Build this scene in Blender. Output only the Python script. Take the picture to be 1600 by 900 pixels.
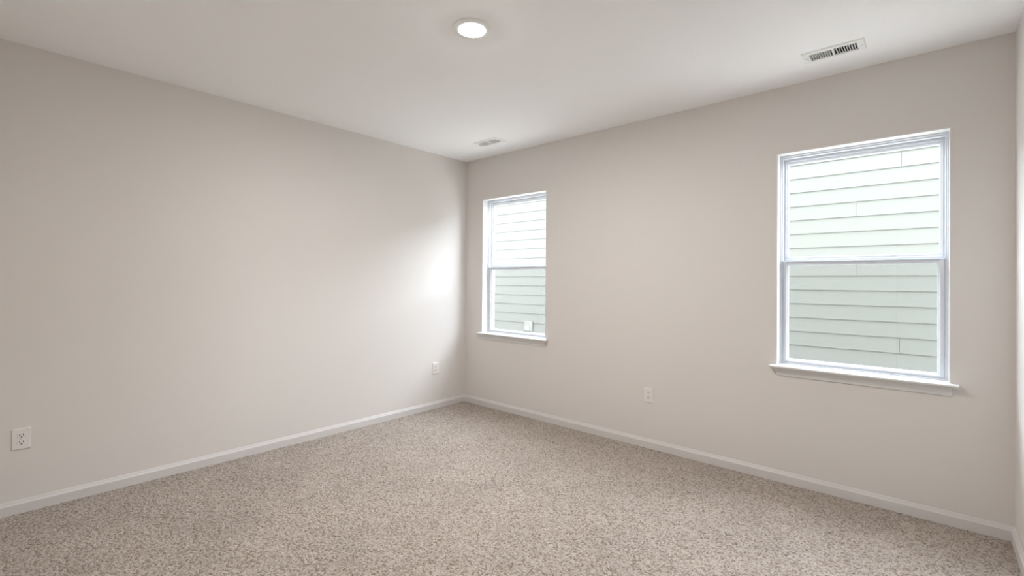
import bpy, bmesh, math, random
from mathutils import Vector, Matrix

# ------------------------------------------------------------------ scene, camera, light
S = bpy.context.scene
for o in list(bpy.data.objects):
    bpy.data.objects.remove(o)
COL = S.collection

W, H = 3.8526, 2.44            # width of the window wall, ceiling height
YF = -3.45                     # wall behind the camera
F_PX, PX, PY = 732.53, 803.62, 435.90
YAW, PITCH, ROLL = -0.72292, 0.00564, 0.00755
CAM = Vector((3.5398, -3.26635, 1.2223))

fw = Vector((math.sin(YAW)*math.cos(PITCH), math.cos(YAW)*math.cos(PITCH), math.sin(PITCH)))
r0 = Vector((math.cos(YAW), -math.sin(YAW), 0)); u0 = r0.cross(fw)
rt = r0*math.cos(ROLL) + u0*math.sin(ROLL)
up = -r0*math.sin(ROLL) + u0*math.cos(ROLL)
cd = bpy.data.cameras.new('camera'); cam = bpy.data.objects.new('camera', cd); COL.objects.link(cam)
m = Matrix((rt, up, -fw)).transposed().to_4x4(); m.translation = CAM
cam.matrix_world = m
cd.sensor_fit = 'HORIZONTAL'; cd.sensor_width = 36.0
cd.lens = F_PX/1600*36.0
cd.shift_x = (800-PX)/1600; cd.shift_y = (PY-450)/1600
cd.clip_start = 0.01; cd.clip_end = 200
S.camera = cam

SKY_DIM, SKY_BRIGHT = 21.0, 25.0      # cloud glow stands over the house next door
LAMP = 885.0
wd = bpy.data.worlds.new('overcast_sky'); S.world = wd; wd.use_nodes = True
nt = wd.node_tree; bg = nt.nodes['Background']
bg.inputs['Color'].default_value = (0.88, 0.955, 1.07, 1)
tcw = nt.nodes.new('ShaderNodeTexCoord'); dpw = nt.nodes.new('ShaderNodeVectorMath'); mrw = nt.nodes.new('ShaderNodeMapRange')
GLOW = math.radians(26)                 # height of the bright part of the cloud cover
dpw.operation = 'DOT_PRODUCT'; dpw.inputs[1].default_value = (0.0, math.cos(GLOW), math.sin(GLOW))
mrw.interpolation_type = 'SMOOTHSTEP'
mrw.inputs["From Min"].default_value = 0.52; mrw.inputs['From Max'].default_value = 1.0
mrw.inputs['To Min'].default_value = SKY_DIM; mrw.inputs['To Max'].default_value = SKY_BRIGHT
nt.links.new(tcw.outputs['Generated'], dpw.inputs[0]); nt.links.new(dpw.outputs['Value'], mrw.inputs['Value'])
nt.links.new(mrw.outputs['Result'], bg.inputs['Strength'])

vs = S.view_settings
S.display_settings.display_device = 'sRGB'
vs.view_transform = 'Standard'; vs.look = 'None'; vs.gamma = 1.0; vs.use_curve_mapping = False
vs.exposure = 0.09
cy = S.cycles
cy.use_denoising = True
cy.max_bounces = 14; cy.diffuse_bounces = 10; cy.glossy_bounces = 4
cy.transmission_bounces = 8; cy.transparent_max_bounces = 16
cy.caustics_reflective = False; cy.caustics_refractive = False
cy.sample_clamp_indirect = 6.0

# ------------------------------------------------------------------ helpers
def link(o):
    COL.objects.link(o); return o

def obj(name, bm, mat, parent=None, smooth=False, loc=None):
    me = bpy.data.meshes.new(name)
    bmesh.ops.recalc_face_normals(bm, faces=bm.faces[:])
    bm.to_mesh(me); bm.free()
    me.materials.append(mat)
    if smooth:
        for p in me.polygons: p.use_smooth = True
    o = link(bpy.data.objects.new(name, me))
    if parent: o.parent = parent
    if loc: o.location = loc
    return o

def tag(o, label=None, cat=None, group=None, kind=None):
    if label: o['label'] = label
    if cat: o['category'] = cat
    if group: o['group'] = group
    if kind: o['kind'] = kind
    return o

def empty(name, loc, rz=0):
    o = link(bpy.data.objects.new(name, None)); o.location = loc; o.rotation_euler = (0, 0, rz)
    o.empty_display_size = 0.05
    return o

def box(bm, a, b, bev=0.0, seg=1):
    x0, y0, z0 = a; x1, y1, z1 = b
    vs_ = [bm.verts.new(p) for p in ((x0,y0,z0),(x1,y0,z0),(x1,y1,z0),(x0,y1,z0),(x0,y0,z1),(x1,y0,z1),(x1,y1,z1),(x0,y1,z1))]
    fs = [bm.faces.new([vs_[i] for i in q]) for q in ((3,2,1,0),(4,5,6,7),(0,1,5,4),(1,2,6,5),(2,3,7,6),(3,0,4,7))]
    if bev > 0:
        es = list({e for f in fs for e in f.edges})
        bmesh.ops.bevel(bm, geom=es, offset=bev, segments=seg, affect='EDGES', profile=0.5)
    return vs_

def lathe(bm, prof, cx=0, cy_=0, n=48, axis='z'):
    """profile of (radius, height) turned about an axis; radius 0 closes the end"""
    rings = []
    for r, h in prof:
        if r < 1e-6:
            p = (cx, cy_, h) if axis == 'z' else (cx, h, cy_)
            rings.append([bm.verts.new(p)])
        else:
            ring = []
            for i in range(n):
                a = 2*math.pi*i/n
                p = (cx+r*math.cos(a), cy_+r*math.sin(a), h)
                if axis == 'y': p = (cx+r*math.cos(a), h, cy_+r*math.sin(a))
                ring.append(bm.verts.new(p))
            rings.append(ring)
    for A, B in zip(rings, rings[1:]):
        for i in range(n):
            j = (i+1) % n
            if len(A) == 1 and len(B) == 1: continue
            if len(A) == 1: bm.faces.new((A[0], B[i], B[j]))
            elif len(B) == 1: bm.faces.new((A[i], B[0], A[j]))
            else: bm.faces.new((A[i], B[i], B[j], A[j]))

def prism(bm, pts, f0, f1):
    """polygon of 2-D points carried from f0(point) to f1(point), capped"""
    A = [bm.verts.new(f0(p)) for p in pts]; B = [bm.verts.new(f1(p)) for p in pts]
    n = len(pts)
    for i in range(n):
        j = (i+1) % n
        bm.faces.new((A[i], A[j], B[j], B[i]))
    bm.faces.new(A[::-1]); bm.faces.new(B)

def ring(bm, rect, widths, prof):
    """moulding around a rectangle in the xz plane with mitred corners.
    widths = left, right, bottom, top; prof = closed loop of (share of width inward, depth y)"""
    x0, z0, x1, z1 = rect; wl, wr, wb, wt = widths
    cor = []
    for q in prof:
        s, y = q
        cor.append([(x0+s*wl, y, z0+s*wb), (x1-s*wr, y, z0+s*wb), (x1-s*wr, y, z1-s*wt), (x0+s*wl, y, z1-s*wt)])
    V = [[bm.verts.new(p) for p in c] for c in cor]
    n = len(prof)
    for i in range(n):
        j = (i+1) % n
        for k in range(4):
            l = (k+1) % 4
            bm.faces.new((V[i][k], V[i][l], V[j][l], V[j][k]))

def holed(bm, u, v, holes, f, t0, t1):
    """slab with rectangular holes: u,v extents, holes (u0,v0,u1,v1); f(u,v,t) -> point"""
    us = sorted({*u, *[h[0] for h in holes], *[h[2] for h in holes]})
    vv = sorted({*v, *[h[1] for h in holes], *[h[3] for h in holes]})
    def solid(i, j):
        if not (0 <= i < len(us)-1 and 0 <= j < len(vv)-1): return False
        cu, cv = (us[i]+us[i+1])/2, (vv[j]+vv[j+1])/2
        return not any(h[0] < cu < h[2] and h[1] < cv < h[3] for h in holes)
    cache = {}
    def P(i, j, t):
        k = (i, j, t)
        if k not in cache: cache[k] = bm.verts.new(f(us[i], vv[j], t))
        return cache[k]
    for i in range(len(us)-1):
        for j in range(len(vv)-1):
            if not solid(i, j): continue
            bm.faces.new((P(i,j,t0), P(i+1,j,t0), P(i+1,j+1,t0), P(i,j+1,t0)))
            bm.faces.new((P(i,j+1,t1), P(i+1,j+1,t1), P(i+1,j,t1), P(i,j,t1)))
            for (di, dj, a, b) in ((-1,0,(i,j),(i,j+1)), (1,0,(i+1,j+1),(i+1,j)), (0,-1,(i+1,j),(i,j)), (0,1,(i,j+1),(i+1,j+1))):
                if not solid(i+di, j+dj):
                    bm.faces.new((P(*a,t0), P(*b,t0), P(*b,t1), P(*a,t1)))

# ------------------------------------------------------------------ materials
def lin(c):
    return tuple((x/12.92 if x <= 0.04045 else ((x+0.055)/1.055)**2.4) for x in (v/255 for v in c)) + (1,)

def mat(name, rgb, rough=0.5, spec=0.5, metal=0.0):
    m = bpy.data.materials.new(name); m.use_nodes = True
    b = m.node_tree.nodes['Principled BSDF']
    b.inputs['Base Color'].default_value = lin(rgb)
    b.inputs['Roughness'].default_value = rough
    b.inputs['Specular IOR Level'].default_value = spec
    b.inputs['Metallic'].default_value = metal
    return m

def nd(m, t, **kw):
    n = m.node_tree.nodes.new(t)
    for k, v in kw.items(): setattr(n, k, v)
    return n

def bump_noise(m, scale, strength, dist, detail=2.0):
    L = m.node_tree.links; b = m.node_tree.nodes['Principled BSDF']
    tc = nd(m, 'ShaderNodeTexCoord'); nz = nd(m, 'ShaderNodeTexNoise'); bp = nd(m, 'ShaderNodeBump')
    nz.inputs['Scale'].default_value = scale; nz.inputs['Detail'].default_value = detail
    bp.inputs['Strength'].default_value = strength; bp.inputs['Distance'].default_value = dist
    L.new(tc.outputs['Object'], nz.inputs['Vector']); L.new(nz.outputs['Fac'], bp.inputs['Height'])
    L.new(bp.outputs['Normal'], b.inputs['Normal'])

M_WALL = mat('greige_wall_paint', (218, 214, 210), 0.75, 0.25); bump_noise(M_WALL, 220, 0.12, 0.001)
M_CEIL = mat('white_ceiling_paint', (247, 248, 249), 0.85, 0.2); bump_noise(M_CEIL, 160, 0.12, 0.001)
M_TRIM = mat('white_trim_paint', (223, 223, 222), 0.4, 0.4)
M_BASE = mat('baseboard_paint', (210, 207, 205), 0.45, 0.4)
M_VINYL = mat('white_vinyl', (214, 218, 224), 0.4, 0.4)
M_PLATE = mat('white_plastic', (226, 223, 220), 0.3, 0.5)
M_SLOT = mat('dark_slot', (38, 34, 32), 0.6, 0.2)
M_SCREW = mat('painted_screw', (205, 204, 200), 0.35, 0.5)
M_VENT = mat('white_enamel', (238, 240, 238), 0.4, 0.4)
M_DUCT = mat('duct_metal', (62, 66, 66), 0.6, 0.3)
M_DAMPER = mat('grey_damper', (140, 146, 144), 0.5, 0.3)
M_DOOR = mat('white_door_paint', (238, 237, 234), 0.4, 0.4)
M_KNOB = mat('satin_nickel', (170, 168, 164), 0.3, 0.5, 1.0)
M_ROOF = mat('grey_shingle', (95, 92, 90), 0.9, 0.2); bump_noise(M_ROOF, 30, 0.6, 0.02)
M_BLOCK = mat('pale_block_paint', (76, 76, 70), 0.6, 0.3)
M_EXTTRIM = mat('white_exterior_trim', (225, 228, 226), 0.6, 0.3)

def carpet_mat():
    m = mat('beige_carpet', (196, 178, 158), 0.95, 0.05)
    N = m.node_tree.nodes; L = m.node_tree.links; b = N['Principled BSDF']
    tc = nd(m, 'ShaderNodeTexCoord')
    # tufts
    vo = nd(m, 'ShaderNodeTexVoronoi'); vo.inputs['Scale'].default_value = 145
    L.new(tc.outputs['Object'], vo.inputs['Vector'])
    sep = nd(m, 'ShaderNodeSeparateColor'); L.new(vo.outputs['Color'], sep.inputs['Color'])
    ramp = nd(m, 'ShaderNodeValToRGB')
    e = ramp.color_ramp.elements
    e[0].position = 0.0; e[0].color = lin((124, 106, 92))
    e[1].position = 1.0; e[1].color = lin((185, 176, 169))
    x = e.new(0.22); x.color = lin((146, 134, 122))
    x = e.new(0.5); x.color = lin((167, 155, 144))
    L.new(sep.outputs['Red'], ramp.inputs['Fac'])
    # broad patches where the pile lies differently
    n2 = nd(m, 'ShaderNodeTexNoise'); n2.inputs['Scale'].default_value = 3.0; n2.inputs['Detail'].default_value = 3
    n2.inputs['Distortion'].default_value = 0.6
    L.new(tc.outputs['Object'], n2.inputs['Vector'])
    mr = nd(m, 'ShaderNodeMapRange'); mr.inputs['From Min'].default_value = 0.3; mr.inputs['From Max'].default_value = 0.7
    mr.inputs['To Min'].default_value = 0.92; mr.inputs['To Max'].default_value = 1.06
    L.new(n2.outputs['Fac'], mr.inputs['Value'])
    mx = nd(m, 'ShaderNodeMix', data_type='RGBA', blend_type='MULTIPLY'); mx.inputs['Factor'].default_value = 1.0
    L.new(ramp.outputs['Color'], mx.inputs['A']); L.new(mr.outputs['Result'], mx.inputs['B'])
    L.new(mx.outputs['Result'], b.inputs['Base Color'])
    bp = nd(m, 'ShaderNodeBump'); bp.inputs['Strength'].default_value = 0.8; bp.inputs['Distance'].default_value = 0.004
    inv = nd(m, 'ShaderNodeMath', operation='SUBTRACT'); inv.inputs[0].default_value = 1.0
    L.new(vo.outputs['Distance'], inv.inputs[1]); L.new(inv.outputs['Value'], bp.inputs['Height'])
    L.new(bp.outputs['Normal'], b.inputs['Normal'])
    b.inputs['Sheen Weight'].default_value = 0.15
    b.inputs['Sheen Roughness'].default_value = 0.6
    return m
M_CARPET = carpet_mat()

def siding_mat():
    m = mat('pale_green_siding', (69, 69, 63), 0.7, 0.2)
    N = m.node_tree.nodes; L = m.node_tree.links; b = N['Principled BSDF']
    tc = nd(m, 'ShaderNodeTexCoord'); mp = nd(m, 'ShaderNodeMapping'); mp.inputs['Scale'].default_value = (3, 3, 90)
    nz = nd(m, 'ShaderNodeTexNoise'); nz.inputs['Scale'].default_value = 2; nz.inputs['Detail'].default_value = 4
    bp = nd(m, 'ShaderNodeBump'); bp.inputs['Strength'].default_value = 0.25; bp.inputs['Distance'].default_value = 0.003
    L.new(tc.outputs['Object'], mp.inputs['Vector']); L.new(mp.outputs['Vector'], nz.inputs['Vector'])
    L.new(nz.outputs['Fac'], bp.inputs['Height']); L.new(bp.outputs['Normal'], b.inputs['Normal'])
    return m
M_SIDING = siding_mat()

def ground_mat():
    m = mat('pale_bounce_ground', (120, 125, 95), 0.95, 0.1)  # unseen ground, coloured pale to bounce daylight onto the ceiling
    N = m.node_tree.nodes; L = m.node_tree.links; b = N['Principled BSDF']
    tc = nd(m, 'ShaderNodeTexCoord'); nz = nd(m, 'ShaderNodeTexNoise'); nz.inputs['Scale'].default_value = 12; nz.inputs['Detail'].default_value = 6
    rp = nd(m, 'ShaderNodeValToRGB'); e = rp.color_ramp.elements
    e[0].color = lin((162, 157, 148)); e[1].color = lin((190, 186, 178)); e[0].position = .35; e[1].position = .65
    L.new(tc.outputs['Object'], nz.inputs['Vector']); L.new(nz.outputs['Fac'], rp.inputs['Fac']); L.new(rp.outputs['Color'], b.inputs['Base Color'])
    return m
M_GROUND = ground_mat()

def glass_mat():
    m = bpy.data.materials.new('clear_glass'); m.use_nodes = True
    N = m.node_tree.nodes; L = m.node_tree.links; N.clear()
    out = N.new('ShaderNodeOutputMaterial'); mix = N.new('ShaderNodeMixShader')
    tr = N.new('ShaderNodeBsdfTransparent'); tr.inputs['Color'].default_value = (0.975, 0.985, 0.98, 1)
    gl = N.new('ShaderNodeBsdfGlossy'); gl.inputs['Roughness'].default_value = 0.0
    lw = N.new('ShaderNodeLayerWeight'); lw.inputs['Blend'].default_value = 0.5
    pw = N.new('ShaderNodeMath'); pw.operation = 'POWER'; pw.inputs[1].default_value = 5.0
    fr = N.new('ShaderNodeMath'); fr.operation = 'MULTIPLY_ADD'; fr.inputs[1].default_value = 0.96; fr.inputs[2].default_value = 0.04
    L.new(lw.outputs['Facing'], pw.inputs[0]); L.new(pw.outputs[0], fr.inputs[0])
    L.new(fr.outputs[0], mix.inputs['Fac']); L.new(tr.outputs[0], mix.inputs[1]); L.new(gl.outputs[0], mix.inputs[2])
    L.new(mix.outputs[0], out.inputs['Surface'])
    return m
M_GLASS = glass_mat()

def screen_mat():
    m = bpy.data.materials.new('insect_mesh'); m.use_nodes = True
    N = m.node_tree.nodes; L = m.node_tree.links; N.clear()
    out = N.new('ShaderNodeOutputMaterial'); mix = N.new('ShaderNodeMixShader')
    tr = N.new('ShaderNodeBsdfTransparent'); df = N.new('ShaderNodeBsdfDiffuse'); df.inputs['Color'].default_value = (.12, .13, .13, 1)
    mix.inputs['Fac'].default_value = 0.16
    L.new(tr.outputs[0], mix.inputs[1]); L.new(df.outputs[0], mix.inputs[2]); L.new(mix.outputs[0], out.inputs['Surface'])
    return m
M_SCREEN = screen_mat()

def emit_mat(name, rgb, s):
    m = bpy.data.materials.new(name); m.use_nodes = True
    N = m.node_tree.nodes; L = m.node_tree.links; N.clear()
    out = N.new('ShaderNodeOutputMaterial'); em = N.new('ShaderNodeEmission')
    em.inputs['Color'].default_value = rgb; em.inputs['Strength'].default_value = s
    L.new(em.outputs[0], out.inputs['Surface'])
    return m
M_LENS = emit_mat('lit_lens', (1.0, 0.975, 0.94, 1), LAMP)

# ------------------------------------------------------------------ room shell
WT = 0.14                                             # wall thickness
WIN = [(0.2335, 0.796), (2.832, 0.796)]               # left edge, width of the two openings
WZ0, WZ1 = 0.705, 2.031
VENTS = [(0.666, -0.350), (3.166, -0.336)]
VW, VH = 0.214, 0.086                                 # ceiling opening of a register

def carpet_floor():
    # tufted pile: fine grid whose top follows random tuft heights, on a slab
    import numpy as np
    rng = np.random.default_rng(11)
    st = 0.0045
    nx, ny = int(round((W+0.004)/st)), int(round((-YF+0.004)/st))
    xs = np.linspace(-0.002, W+0.002, nx+1); ys = np.linspace(YF-0.002, 0.002, ny+1)
    X, Y = np.meshgrid(xs, ys)
    h = rng.random(X.shape)
    h = (h + 0.5*np.roll(h, 1, 0) + 0.5*np.roll(h, 1, 1) + 0.35*np.roll(h, (1, 1), (0, 1)))/2.35
    Z = (h-h.mean())*0.010
    Z[0, :] = Z[-1, :] = 0; Z[:, 0] = Z[:, -1] = 0
    X[1:-1, 1:-1] += (rng.random((ny-1, nx-1))-0.5)*st*0.6; Y[1:-1, 1:-1] += (rng.random((ny-1, nx-1))-0.5)*st*0.6
    co = np.stack([X, Y, Z], -1).reshape(-1, 3)
    I = np.arange((nx+1)*(ny+1)).reshape(ny+1, nx+1)
    q = np.stack([I[:-1, :-1], I[:-1, 1:], I[1:, 1:], I[1:, :-1]], -1).reshape(-1, 4)
    n0 = len(co)
    ex = np.array([(-WT, YF-WT, -0.012), (W+WT, YF-WT, -0.012), (W+WT, WT, -0.012), (-WT, WT, -0.012),
                   (-WT, YF-WT, -0.12), (W+WT, YF-WT, -0.12), (W+WT, WT, -0.12), (-WT, WT, -0.12)])
    eq = np.array([(0, 1, 2, 3), (7, 6, 5, 4), (0, 4, 5, 1), (1, 5, 6, 2), (2, 6, 7, 3), (3, 7, 4, 0)]) + n0
    co = np.concatenate([co, ex]); q = np.concatenate([q, eq])
    me = bpy.data.meshes.new('floor')
    me.vertices.add(len(co)); me.vertices.foreach_set('co', co.ravel())
    me.loops.add(q.size); me.loops.foreach_set('vertex_index', q.ravel().astype(np.int32))
    me.polygons.add(len(q)); me.polygons.foreach_set('loop_start', (np.arange(len(q))*4).astype(np.int32))
    me.update(calc_edges=True); me.validate()
    me.materials.append(M_CARPET)
    return link(bpy.data.objects.new('floor', me))
tag(carpet_floor(), 'beige flecked cut pile carpet over the whole room', 'floor', kind='structure')

bm = bmesh.new()
holed(bm, (-WT, W+WT), (YF-WT, WT), [(x-VW/2, y-VH/2, x+VW/2, y+VH/2) for x, y in VENTS], lambda u, v, t: (u, v, t), H, H+0.10)
tag(obj('ceiling', bm, M_CEIL), 'smooth white ceiling', 'ceiling', kind='structure')

bm = bmesh.new(); box(bm, (-WT, YF, -0.0118), (0, 0, H))
tag(obj('wall_left', bm, M_WALL), 'greige painted wall without windows', 'wall', kind='structure')
bm = bmesh.new(); box(bm, (W, YF, -0.0118), (W+WT, 0, H))
tag(obj('wall_right', bm, M_WALL), 'greige painted end wall beside the large window', 'wall', kind='structure')
bm = bmesh.new()
holed(bm, (-WT, W+WT), (-0.0118, H), [(x, WZ0, x+w, WZ1) for x, w in WIN], lambda u, v, t: (u, t, v), 0.0, WT)
tag(obj('wall_back', bm, M_WALL), 'greige painted wall with two windows', 'wall', kind='structure')
DX0, DX1, DZ = 3.27, 3.785, 2.03                       # door opening behind the camera
bm = bmesh.new()
holed(bm, (-WT, W+WT), (-0.0118, H), [(DX0, -0.0118, DX1, DZ)], lambda u, v, t: (u, t, v), YF-WT, YF)
tag(obj('wall_front', bm, M_WALL), 'greige painted wall behind the viewer', 'wall', kind='structure')

BB = [(0.0, 0.0), (0.0125, 0.0), (0.0125, 0.0485), (0.0120, 0.0500), (0.0075, 0.0575), (0.0040, 0.0660), (0.0018, 0.0700), (0.0, 0.0706)]
def baseboard(name, label, A, B, n, m0=1, m1=1):
    """run from A to B along a wall whose inward normal is n, mitred into the corners"""
    A = Vector(A); B = Vector(B); d = (B-A).normalized(); n = Vector(n)
    bm = bmesh.new()
    prism(bm, BB, lambda p: A + n*p[0] + d*p[0]*m0 + Vector((0, 0, p[1])), lambda p: B + n*p[0] - d*p[0]*m1 + Vector((0, 0, p[1])))
    tag(obj(name, bm, M_BASE), label, 'baseboard', kind='structure')
baseboard('baseboard_left', 'white baseboard along the windowless wall', (0, YF, 0), (0, 0, 0), (1, 0, 0))
baseboard('baseboard_back', 'white baseboard under the two windows', (0, 0, 0), (W, 0, 0), (0, -1, 0))
baseboard('baseboard_right', 'white baseboard along the end wall beside the large window', (W, 0, 0), (W, YF, 0), (-1, 0, 0))
baseboard('baseboard_front', 'white baseboard on the wall behind the viewer', (DX0-0.066, YF, 0), (0, YF, 0), (0, 1, 0), m0=0)

# ------------------------------------------------------------------ windows
WH = WZ1 - 0.720
def frame_parts(root, w):
    h = WH
    # painted jamb and head lining the opening
    bm = bmesh.new()
    prof = [(0, -0.0015), (0.8, -0.0015), (1, 0.0), (1, 0.064), (0, 0.064)]
    x0, x1 = 0.0, w
    # three sided liner: left, head, right
    cor = []
    for s, y in prof:
        o = s*0.0065
        cor.append([(x0+o, y, 0.0), (x0+o, y, h-o), (x1-o, y, h-o), (x1-o, y, 0.0)])
    V = [[bm.verts.new(p) for p in c] for c in cor]; n = len(prof)
    for i in range(n):
        j = (i+1) % n
        for k in range(3): bm.faces.new((V[i][k], V[i][k+1], V[j][k+1], V[j][k]))
    bm.faces.new([V[i][0] for i in range(n)]); bm.faces.new([V[i][3] for i in range(n)][::-1])
    obj('jamb', bm, M_TRIM, root)
    # vinyl main frame
    bm = bmesh.new()
    ring(bm, (0.0005, 0.0005, w-0.0005, h-0.0005), (0.0205, 0.0205, 0.010, 0.024),
         [(0, 0.0645), (0.55, 0.0645), (0.62, 0.068), (0.62, 0.074), (0.92, 0.074), (1, 0.077), (1, 0.138), (0, 0.138)])
    obj('window_frame', bm, M_VINYL, root)
    # upper sash
    bm = bmesh.new()
    ur = (0.0215, 0.640, w-0.0215, h-0.025)
    uw = (0.0215, 0.0215, 0.033, 0.030)
    ring(bm, ur, uw, [(0, 0.104), (0.42, 0.104), (0.50, 0.106), (0.54, 0.110), (0.80, 0.1135), (1, 0.119), (1, 0.133), (0, 0.133)])
    us = obj('upper_sash', bm, M_VINYL, root)
    bm = bmesh.new(); box(bm, (ur[0]+uw[0]-.004, 0.1195, ur[1]+uw[2]-.004), (ur[2]-uw[1]+.004, 0.1225, ur[3]-uw[3]+.004))
    obj('glass_pane', bm, M_GLASS, us)
    # lower sash, nearer the room
    bm = bmesh.new()
    lr = (0.0215, 0.0105, w-0.0215, 0.643)
    lw = (0.0285, 0.0285, 0.0205, 0.004)
    ring(bm, lr, lw, [(0, 0.0785), (0.10, 0.0755), (0.55, 0.0755), (0.66, 0.0775), (0.72, 0.082), (0.88, 0.086), (1, 0.0905), (1, 0.102), (0, 0.102)])
    ls = obj('lower_sash', bm, M_VINYL, root)
    # top rail with a lip and set-back face, shaped so shade darkens it
    bm = bmesh.new()
    prism(bm, [(0.0680, 0.6432), (0.0668, 0.6422), (0.0668, 0.6408), (0.0680, 0.6398), (0.0800, 0.6388), (0.0830, 0.6365), (0.0840, 0.6300), (0.0845, 0.6190), (0.0870, 0.6165), (0.1018, 0.6165), (0.1018, 0.6432)],
          lambda p: (0.0222, p[0], p[1]), lambda p: (w-0.0222, p[0], p[1]))
    obj('top_rail', bm, M_VINYL, ls)
    bm = bmesh.new(); box(bm, (lr[0]+lw[0]-.004, 0.0915, lr[1]+lw[2]-.004), (lr[2]-lw[1]+.004, 0.0945, 0.6160))
    obj('glass_pane', bm, M_GLASS, ls)
    for cx in (w/2-0.186, w/2+0.186):
        bm = bmesh.new()
        box(bm, (cx-0.030, 0.078, 0.6432), (cx+0.030, 0.099, 0.6465), 0.001)
        lathe(bm, [(0, 0.6465), (0.0095, 0.6465), (0.0095, 0.652), (0.007, 0.6545), (0, 0.6545)], cx-0.006, 0.089, 20)
        box(bm, (cx-0.004, 0.079, 0.6485), (cx+0.027, 0.0855, 0.653), 0.0012)
        obj('sash_lock', bm, M_VINYL, ls)
    # insect screen outside the lower half
    bm = bmesh.new()
    ring(bm, (0.024, 0.012, w-0.024, 0.638), (0.016,)*4, [(0, 0.1345), (1, 0.1345), (1, 0.1375), (0, 0.1375)])
    sc = obj('screen_frame', bm, M_VINYL, root)
    bm = bmesh.new(); box(bm, (0.041, 0.1358, 0.029), (w-0.041, 0.1361, 0.621))
    obj('screen_mesh', bm, M_SCREEN, sc)
    # stool with rounded nose
    bm = bmesh.new()
    nose = [(-0.047, 0.0065)]
    P = [(0.0635, 0.0), (-0.041, 0.0), (-0.0445, -0.0012), (-0.0470, -0.0040), (-0.0475, -0.0075), (-0.0465, -0.0110), (-0.0440, -0.0140), (-0.040, -0.0148), (-0.0015, -0.0148), (-0.0015, -0.0150), (0.0635, -0.0150)]
    front = [p for p in P if p[0] <= -0.0015]
    back = [(-0.0015, 0.0), (0.0635, 0.0), (0.0635, -0.0145), (-0.0015, -0.0145)]
    e = 0.030
    prism(bm, [(-0.0003, 0.0)] + front[:-2] + [(-0.0003, -0.0148)], lambda p: (-e, p[0], p[1]), lambda p: (w+e, p[0], p[1]))
    prism(bm, [(-0.0003, 0.0), (0.0635, 0.0), (0.0635, -0.0145), (-0.0003, -0.0145)], lambda p: (0.0005, p[0], p[1]), lambda p: (w-0.0005, p[0], p[1]))
    obj('window_sill', bm, M_TRIM, root)
    # apron under the stool, its far end cut back
    bm = bmesh.new()
    AP = [(-0.0002, -0.0150), (-0.0125, -0.0150), (-0.0135, -0.030), (-0.0125, -0.048), (-0.0085, -0.056), (-0.0075, -0.0625), (-0.0055, -0.0645), (-0.0002, -0.0645)]
    prism(bm, AP, lambda p: (-0.012+(-p[1]-0.015)*0.45, p[0], p[1]), lambda p: (w+0.004, p[0], p[1]))
    obj('apron', bm, M_TRIM, root)

for i, ((x, w), lab) in enumerate(zip(WIN, ('white single hung window close to the room corner', 'white single hung window beside the end wall'))):
    r = empty('window_%d' % (i+1), (x, 0, 0.720))
    tag(r, lab, 'window', kind='structure')
    frame_parts(r, w)
    ld = bpy.data.lights.new('window_portal', 'AREA'); ld.shape = 'RECTANGLE'; ld.size = w; ld.size_y = WH
    ld.cycles.is_portal = True
    lo = link(bpy.data.objects.new('window_portal', ld)); lo.location = (x+w/2, 0.16, 0.72+WH/2); lo.rotation_euler = (math.radians(-90), 0, 0)

# ------------------------------------------------------------------ closet door behind the viewer
d = empty('door_1', ((DX0+DX1)/2, YF, 0)); tag(d, 'white panelled narrow door behind the viewer', 'door', kind='structure')
cx = (DX0+DX1)/2; hw = (DX1-DX0)/2
bm = bmesh.new(); box(bm, (-hw+0.004, -0.10, 0.008), (hw-0.004, -0.062, DZ-0.004), 0.002)
leaf = obj('door_leaf', bm, M_DOOR, d)
for z0, z1 in ((0.22, 0.92), (1.04, 1.88)):
    bm = bmesh.new(); ring(bm, (-hw+0.09, z0, hw-0.09, z1), (0.03,)*4, [(0, -0.0618), (0.5, -0.054), (1, -0.0618)])
    obj('panel_moulding', bm, M_DOOR, leaf)
bm = bmesh.new(); lathe(bm, [(0, -0.0618), (0.026, -0.0618), (0.026, -0.056), (0.010, -0.052), (0.010, -0.040), (0.026, -0.030), (0.026, -0.016), (0.012, -0.008), (0, -0.008)], hw-0.06, 0.96, 28, 'y')
obj('door_knob', bm, M_KNOB, leaf, smooth=True)
bm = bmesh.new()
box(bm, (-hw-0.062, 0.0005, 0.0), (-hw, 0.016, DZ+0.062), 0.002)
box(bm, (-hw+0.0005, 0.0005, DZ), (hw-0.0005, 0.016, DZ+0.062), 0.002)
box(bm, (hw, 0.0005, 0.0), (hw+0.055, 0.016, DZ+0.062), 0.002)
obj('door_casing', bm, M_TRIM, d)

bm = bmesh.new(); box(bm, (DX0-0.05, YF-WT-0.03, -0.0118), (DX1+0.05, YF-WT-0.0005, DZ+0.05))  # added panel, keeps sky light out of the gaps round the door
tag(obj('door_light_block', bm, M_WALL), 'unseen panel added behind the narrow door to stop light leaking in', 'wall', kind='structure')

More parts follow.
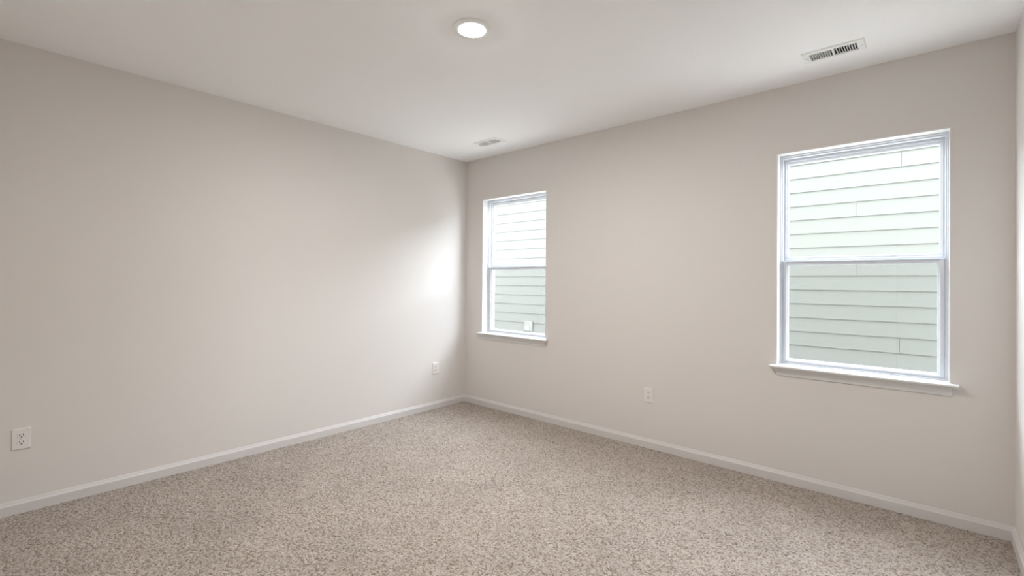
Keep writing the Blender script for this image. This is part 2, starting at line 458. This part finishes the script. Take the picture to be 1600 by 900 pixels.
# ------------------------------------------------------------------ ceiling lamp
L = empty('recessed_light', (1.889, -1.717, H)); tag(L, 'round white flush ceiling light, switched on, in the middle of the ceiling', 'ceiling light')
bm = bmesh.new()
lathe(bm, [(0.0622, -0.0030), (0.0626, -0.0066), (0.0650, -0.0078), (0.0700, -0.0077), (0.0800, -0.0066), (0.0900, -0.0050), (0.0940, -0.0038), (0.0957, -0.0020), (0.0960, -0.0003), (0.0622, -0.0003), (0.0622, -0.0030)], n=72)
obj('trim_ring', bm, M_VENT, L)
bm = bmesh.new()
lathe(bm, [(0, -0.0128), (0.016, -0.0125), (0.032, -0.0115), (0.045, -0.0098), (0.055, -0.0078), (0.0600, -0.0062), (0.0618, -0.0050), (0.0618, -0.0008), (0, -0.0008)], n=72)
obj('lens', bm, M_LENS, L)

# ------------------------------------------------------------------ ceiling registers
def make_register(loc, label):
    r = empty('air_vent', loc); tag(r, label, 'air vent', 'ceiling air vents')
    bm = bmesh.new()                                     # stamped face plate with sloped rim
    def f(u, v, t): return (u, v, t)
    hx, hy = 0.137, 0.069
    ix, iy = 0.104, 0.0425
    pr = [(0, -0.0003), (0, -0.0012), (0.18, -0.0062), (1, -0.0068), (1, -0.0015), (0.15, -0.0003)]
    V = []
    for s, z in pr:
        x = hx-(hx-ix)*s; y = hy-(hy-iy)*s
        V.append([bm.verts.new(p) for p in ((-x,-y,z),(x,-y,z),(x,y,z),(-x,y,z))])
    n = len(pr)
    for i in range(n):
        j = (i+1) % n
        for k in range(4):
            l = (k+1) % 4
            bm.faces.new((V[i][k], V[i][l], V[j][l], V[j][k]))
    obj('face_plate', bm, M_VENT, r)
    bm = bmesh.new(); box(bm, (-0.004, -iy+.0002, -0.0068), (0.004, iy-.0002, 0.010))
    obj('divider', bm, M_VENT, r)
    pitch = 0.0108
    for side in (-1, 1):
        bm = bmesh.new()
        for k in range(9):
            x = side*(0.0100 + pitch*(k+0.45))
            # blades lean outward at the bottom, one bank more than the other
            lx = 0.0042 if side > 0 else -0.0011
            t = 0.0009
            A = [(x+lx-t, -0.0066), (x+lx+t, -0.0066), (x-lx+t, 0.0085), (x-lx-t, 0.0085)]
            prism(bm, A, lambda p: (p[0], -iy+.0002, p[1]), lambda p: (p[0], iy-.0002, p[1]))
        obj('louver_blades', bm, M_VENT, r)
    bm = bmesh.new()                                     # duct boot above the ceiling
    bx, by = VW/2-0.0015, VH/2-0.0015
    t = 0.001
    box(bm, (-bx, -by, 0.0), (-bx+t, by, 0.26)); box(bm, (bx-t, -by, 0.0), (bx, by, 0.26))
    box(bm, (-bx+t, -by, 0.0), (bx-t, -by+t, 0.26)); box(bm, (-bx+t, by-t, 0.0), (bx-t, by, 0.26))
    box(bm, (-bx, -by, 0.26), (bx, by, 0.262))
    obj('duct_boot', bm, M_DUCT, r)
    bm = bmesh.new()                                     # half open damper
    box(bm, (-0.098, 0.004, 0.030), (0.098, 0.036, 0.0315))
    obj('damper', bm, M_DAMPER, r)
    bm = bmesh.new()
    box(bm, (-0.1165, -0.016, -0.0115), (-0.1135, 0.022, -0.0068), 0.0008)
    obj('damper_lever', bm, M_SCREW, r)
    for sx in (-1, 1):
        bm = bmesh.new(); lathe(bm, [(0, -0.0090), (0.0028, -0.0085), (0.0042, -0.0070), (0.0042, -0.0062), (0, -0.0062)], sx*0.1235, 0.0, 16)
        obj('screw', bm, M_SCREW, r)
    return r
make_register((VENTS[0][0], VENTS[0][1], H), 'white ceiling air vent close to the room corner, above the corner window')
make_register((VENTS[1][0], VENTS[1][1], H), 'white ceiling air vent with dark slots, above the window beside the end wall')

# ------------------------------------------------------------------ wall outlets
def make_outlet(loc, rz, label):
    """plate faces local -y"""
    r = empty('wall_outlet', loc, rz); tag(r, label, 'wall outlet', 'wall outlets')
    bm = bmesh.new()
    def rr(hx, hz, rad, n=5):
        P = []
        for cxx, czz, a0 in ((hx-rad, hz-rad, 0), (-hx+rad, hz-rad, 90), (-hx+rad, -hz+rad, 180), (hx-rad, -hz+rad, 270)):
            for i in range(n+1):
                a = math.radians(a0+90*i/n); P.append((cxx+rad*math.cos(a), czz+rad*math.sin(a)))
        return P
    rings = []
    for ins, y in ((0, -0.0003), (0, -0.0028), (0.0022, -0.0052), (0.006, -0.0060)):
        rings.append([bm.verts.new((x, y, z)) for x, z in rr(0.036-ins, 0.0545-ins, 0.004)])
    n = len(rings[0])
    for A, B in zip(rings, rings[1:]):
        for i in range(n):
            j = (i+1) % n; bm.faces.new((A[i], A[j], B[j], B[i]))
    bm.faces.new(rings[0]); bm.faces.new(rings[-1][::-1])
    obj('cover_plate', bm, M_PLATE, r)
    for s in (1, -1):
        cz = s*0.0182
        bm = bmesh.new()
        # flattened oval face
        P = []
        for i in range(40):
            a = 2*math.pi*i/40
            P.append((0.0172*math.cos(a), max(-0.0138, min(0.0138, 0.0172*math.sin(a)))))
        prism(bm, P, lambda p: (p[0], -0.0061, cz+p[1]), lambda p: (p[0]*0.97, -0.0076, cz+p[1]*0.97))
        rc = obj('receptacle', bm, M_PLATE, r)
        for sx, hh in ((-0.0064, 0.0040), (0.0064, 0.0048)):
            bm = bmesh.new(); box(bm, (sx-0.0013, -0.0079, cz+0.004-hh), (sx+0.0013, -0.0077, cz+0.004+hh))
            obj('slot', bm, M_SLOT, rc)
        bm = bmesh.new(); lathe(bm, [(0, -0.0079), (0.0030, -0.0079), (0.0030, -0.0077), (0, -0.0077)], 0.0, cz-0.0078, 16, 'y')
        obj('ground_hole', bm, M_SLOT, rc)
    bm = bmesh.new(); lathe(bm, [(0, -0.0074), (0.0020, -0.0071), (0.0030, -0.0062), (0, -0.0062)], 0, 0, 16, 'y')
    obj('screw', bm, M_SCREW, r)
    return r
make_outlet((1.993, 0, 0.390), 0, 'white duplex wall outlet on the window wall, between the two windows')
make_outlet((0, -0.387, 0.387), math.radians(90), 'white duplex wall outlet on the windowless wall, next to the room corner')
make_outlet((0, -3.126, 0.385), math.radians(90), 'white duplex wall outlet on the windowless wall, far from the room corner')

# ------------------------------------------------------------------ outside
GZ = -0.45
bm = bmesh.new(); box(bm, (-25, 0.6, GZ-0.2), (25, 30, GZ))
tag(obj('ground', bm, M_GROUND), 'unseen ground between the two houses, made pale to bounce daylight indoors', 'ground', kind='structure')

HY = 3.712                                              # sheathing plane of the house next door
hs = empty('neighbouring_house', (0, HY, GZ)); tag(hs, 'pale green lap sided house seen through both windows', 'house')
random.seed(4)
EX = 0.1785; ZL0 = 0.791                                # exposure and one lap line
k0 = math.ceil((GZ+0.25-ZL0)/EX); ZTOP = 2.93
JO = {10: 3.31, 7: 2.888, 3: 2.892, -2: 3.297}
XA, XB = -9.0, 8.0
bm = bmesh.new()
k = k0
while ZL0+k*EX < ZTOP:
    zb = ZL0+k*EX; zt = min(zb+EX+0.012, ZTOP)
    j = JO.get(k, random.uniform(-1.3, 1.7))
    cuts = [XA, j-5.3 if j-5.3 > XA+.3 else XA+.5, j, j+4.9 if j+4.9 < XB-.3 else XB-.5, XB]
    for a, b in zip(cuts, cuts[1:]):
        g = 0.0013
        P = [(0.0100, zb+0.004), (0.0130, zb), (0.0260, zb), (0.0100, zt), (0.0010, zt)]   # distance out from the sheathing
        prism(bm, P, lambda p: (a+g, -p[0], p[1]-GZ), lambda p: (b-g, -p[0], p[1]-GZ))
    k += 1
obj('lap_siding', bm, M_SIDING, hs)
bm = bmesh.new(); box(bm, (XA, 0.0, 0.0), (XB, 0.15, ZTOP-GZ+0.0))
obj('house_wall', bm, M_SIDING, hs)
bm = bmesh.new(); box(bm, (XA, -0.03, ZTOP-GZ+0.002), (XB, 0.15, ZTOP-GZ+0.14))
obj('fascia', bm, M_EXTTRIM, hs)
bm = bmesh.new()
prism(bm, [(-0.10, 0.14), (-0.10, 0.17), (3.2, 1.17), (3.2, 1.14)], lambda p: (XA-.1, p[0], ZTOP-GZ+p[1]+.003), lambda p: (XB+.1, p[0], ZTOP-GZ+p[1]+.003))
obj('roof', bm, M_ROOF, hs)
# small mounting block with a round fitting
fb = empty('siding_block', (-2.215, HY-0.0265, 0.375)); tag(fb, 'small pale block with round white fitting on the siding outside the corner window', 'wall fitting')
bm = bmesh.new(); box(bm, (-0.105, -0.014, -0.10), (0.105, -0.0005, 0.10), 0.004)
obj('mounting_block', bm, M_BLOCK, fb)
bm = bmesh.new(); lathe(bm, [(0, -0.059), (0.020, -0.058), (0.030, -0.050), (0.034, -0.036), (0.040, -0.020), (0.040, -0.0145), (0, -0.0145)], -0.02, -0.045, 28, 'y')
obj('fitting', bm, M_EXTTRIM, fb, smooth=True)
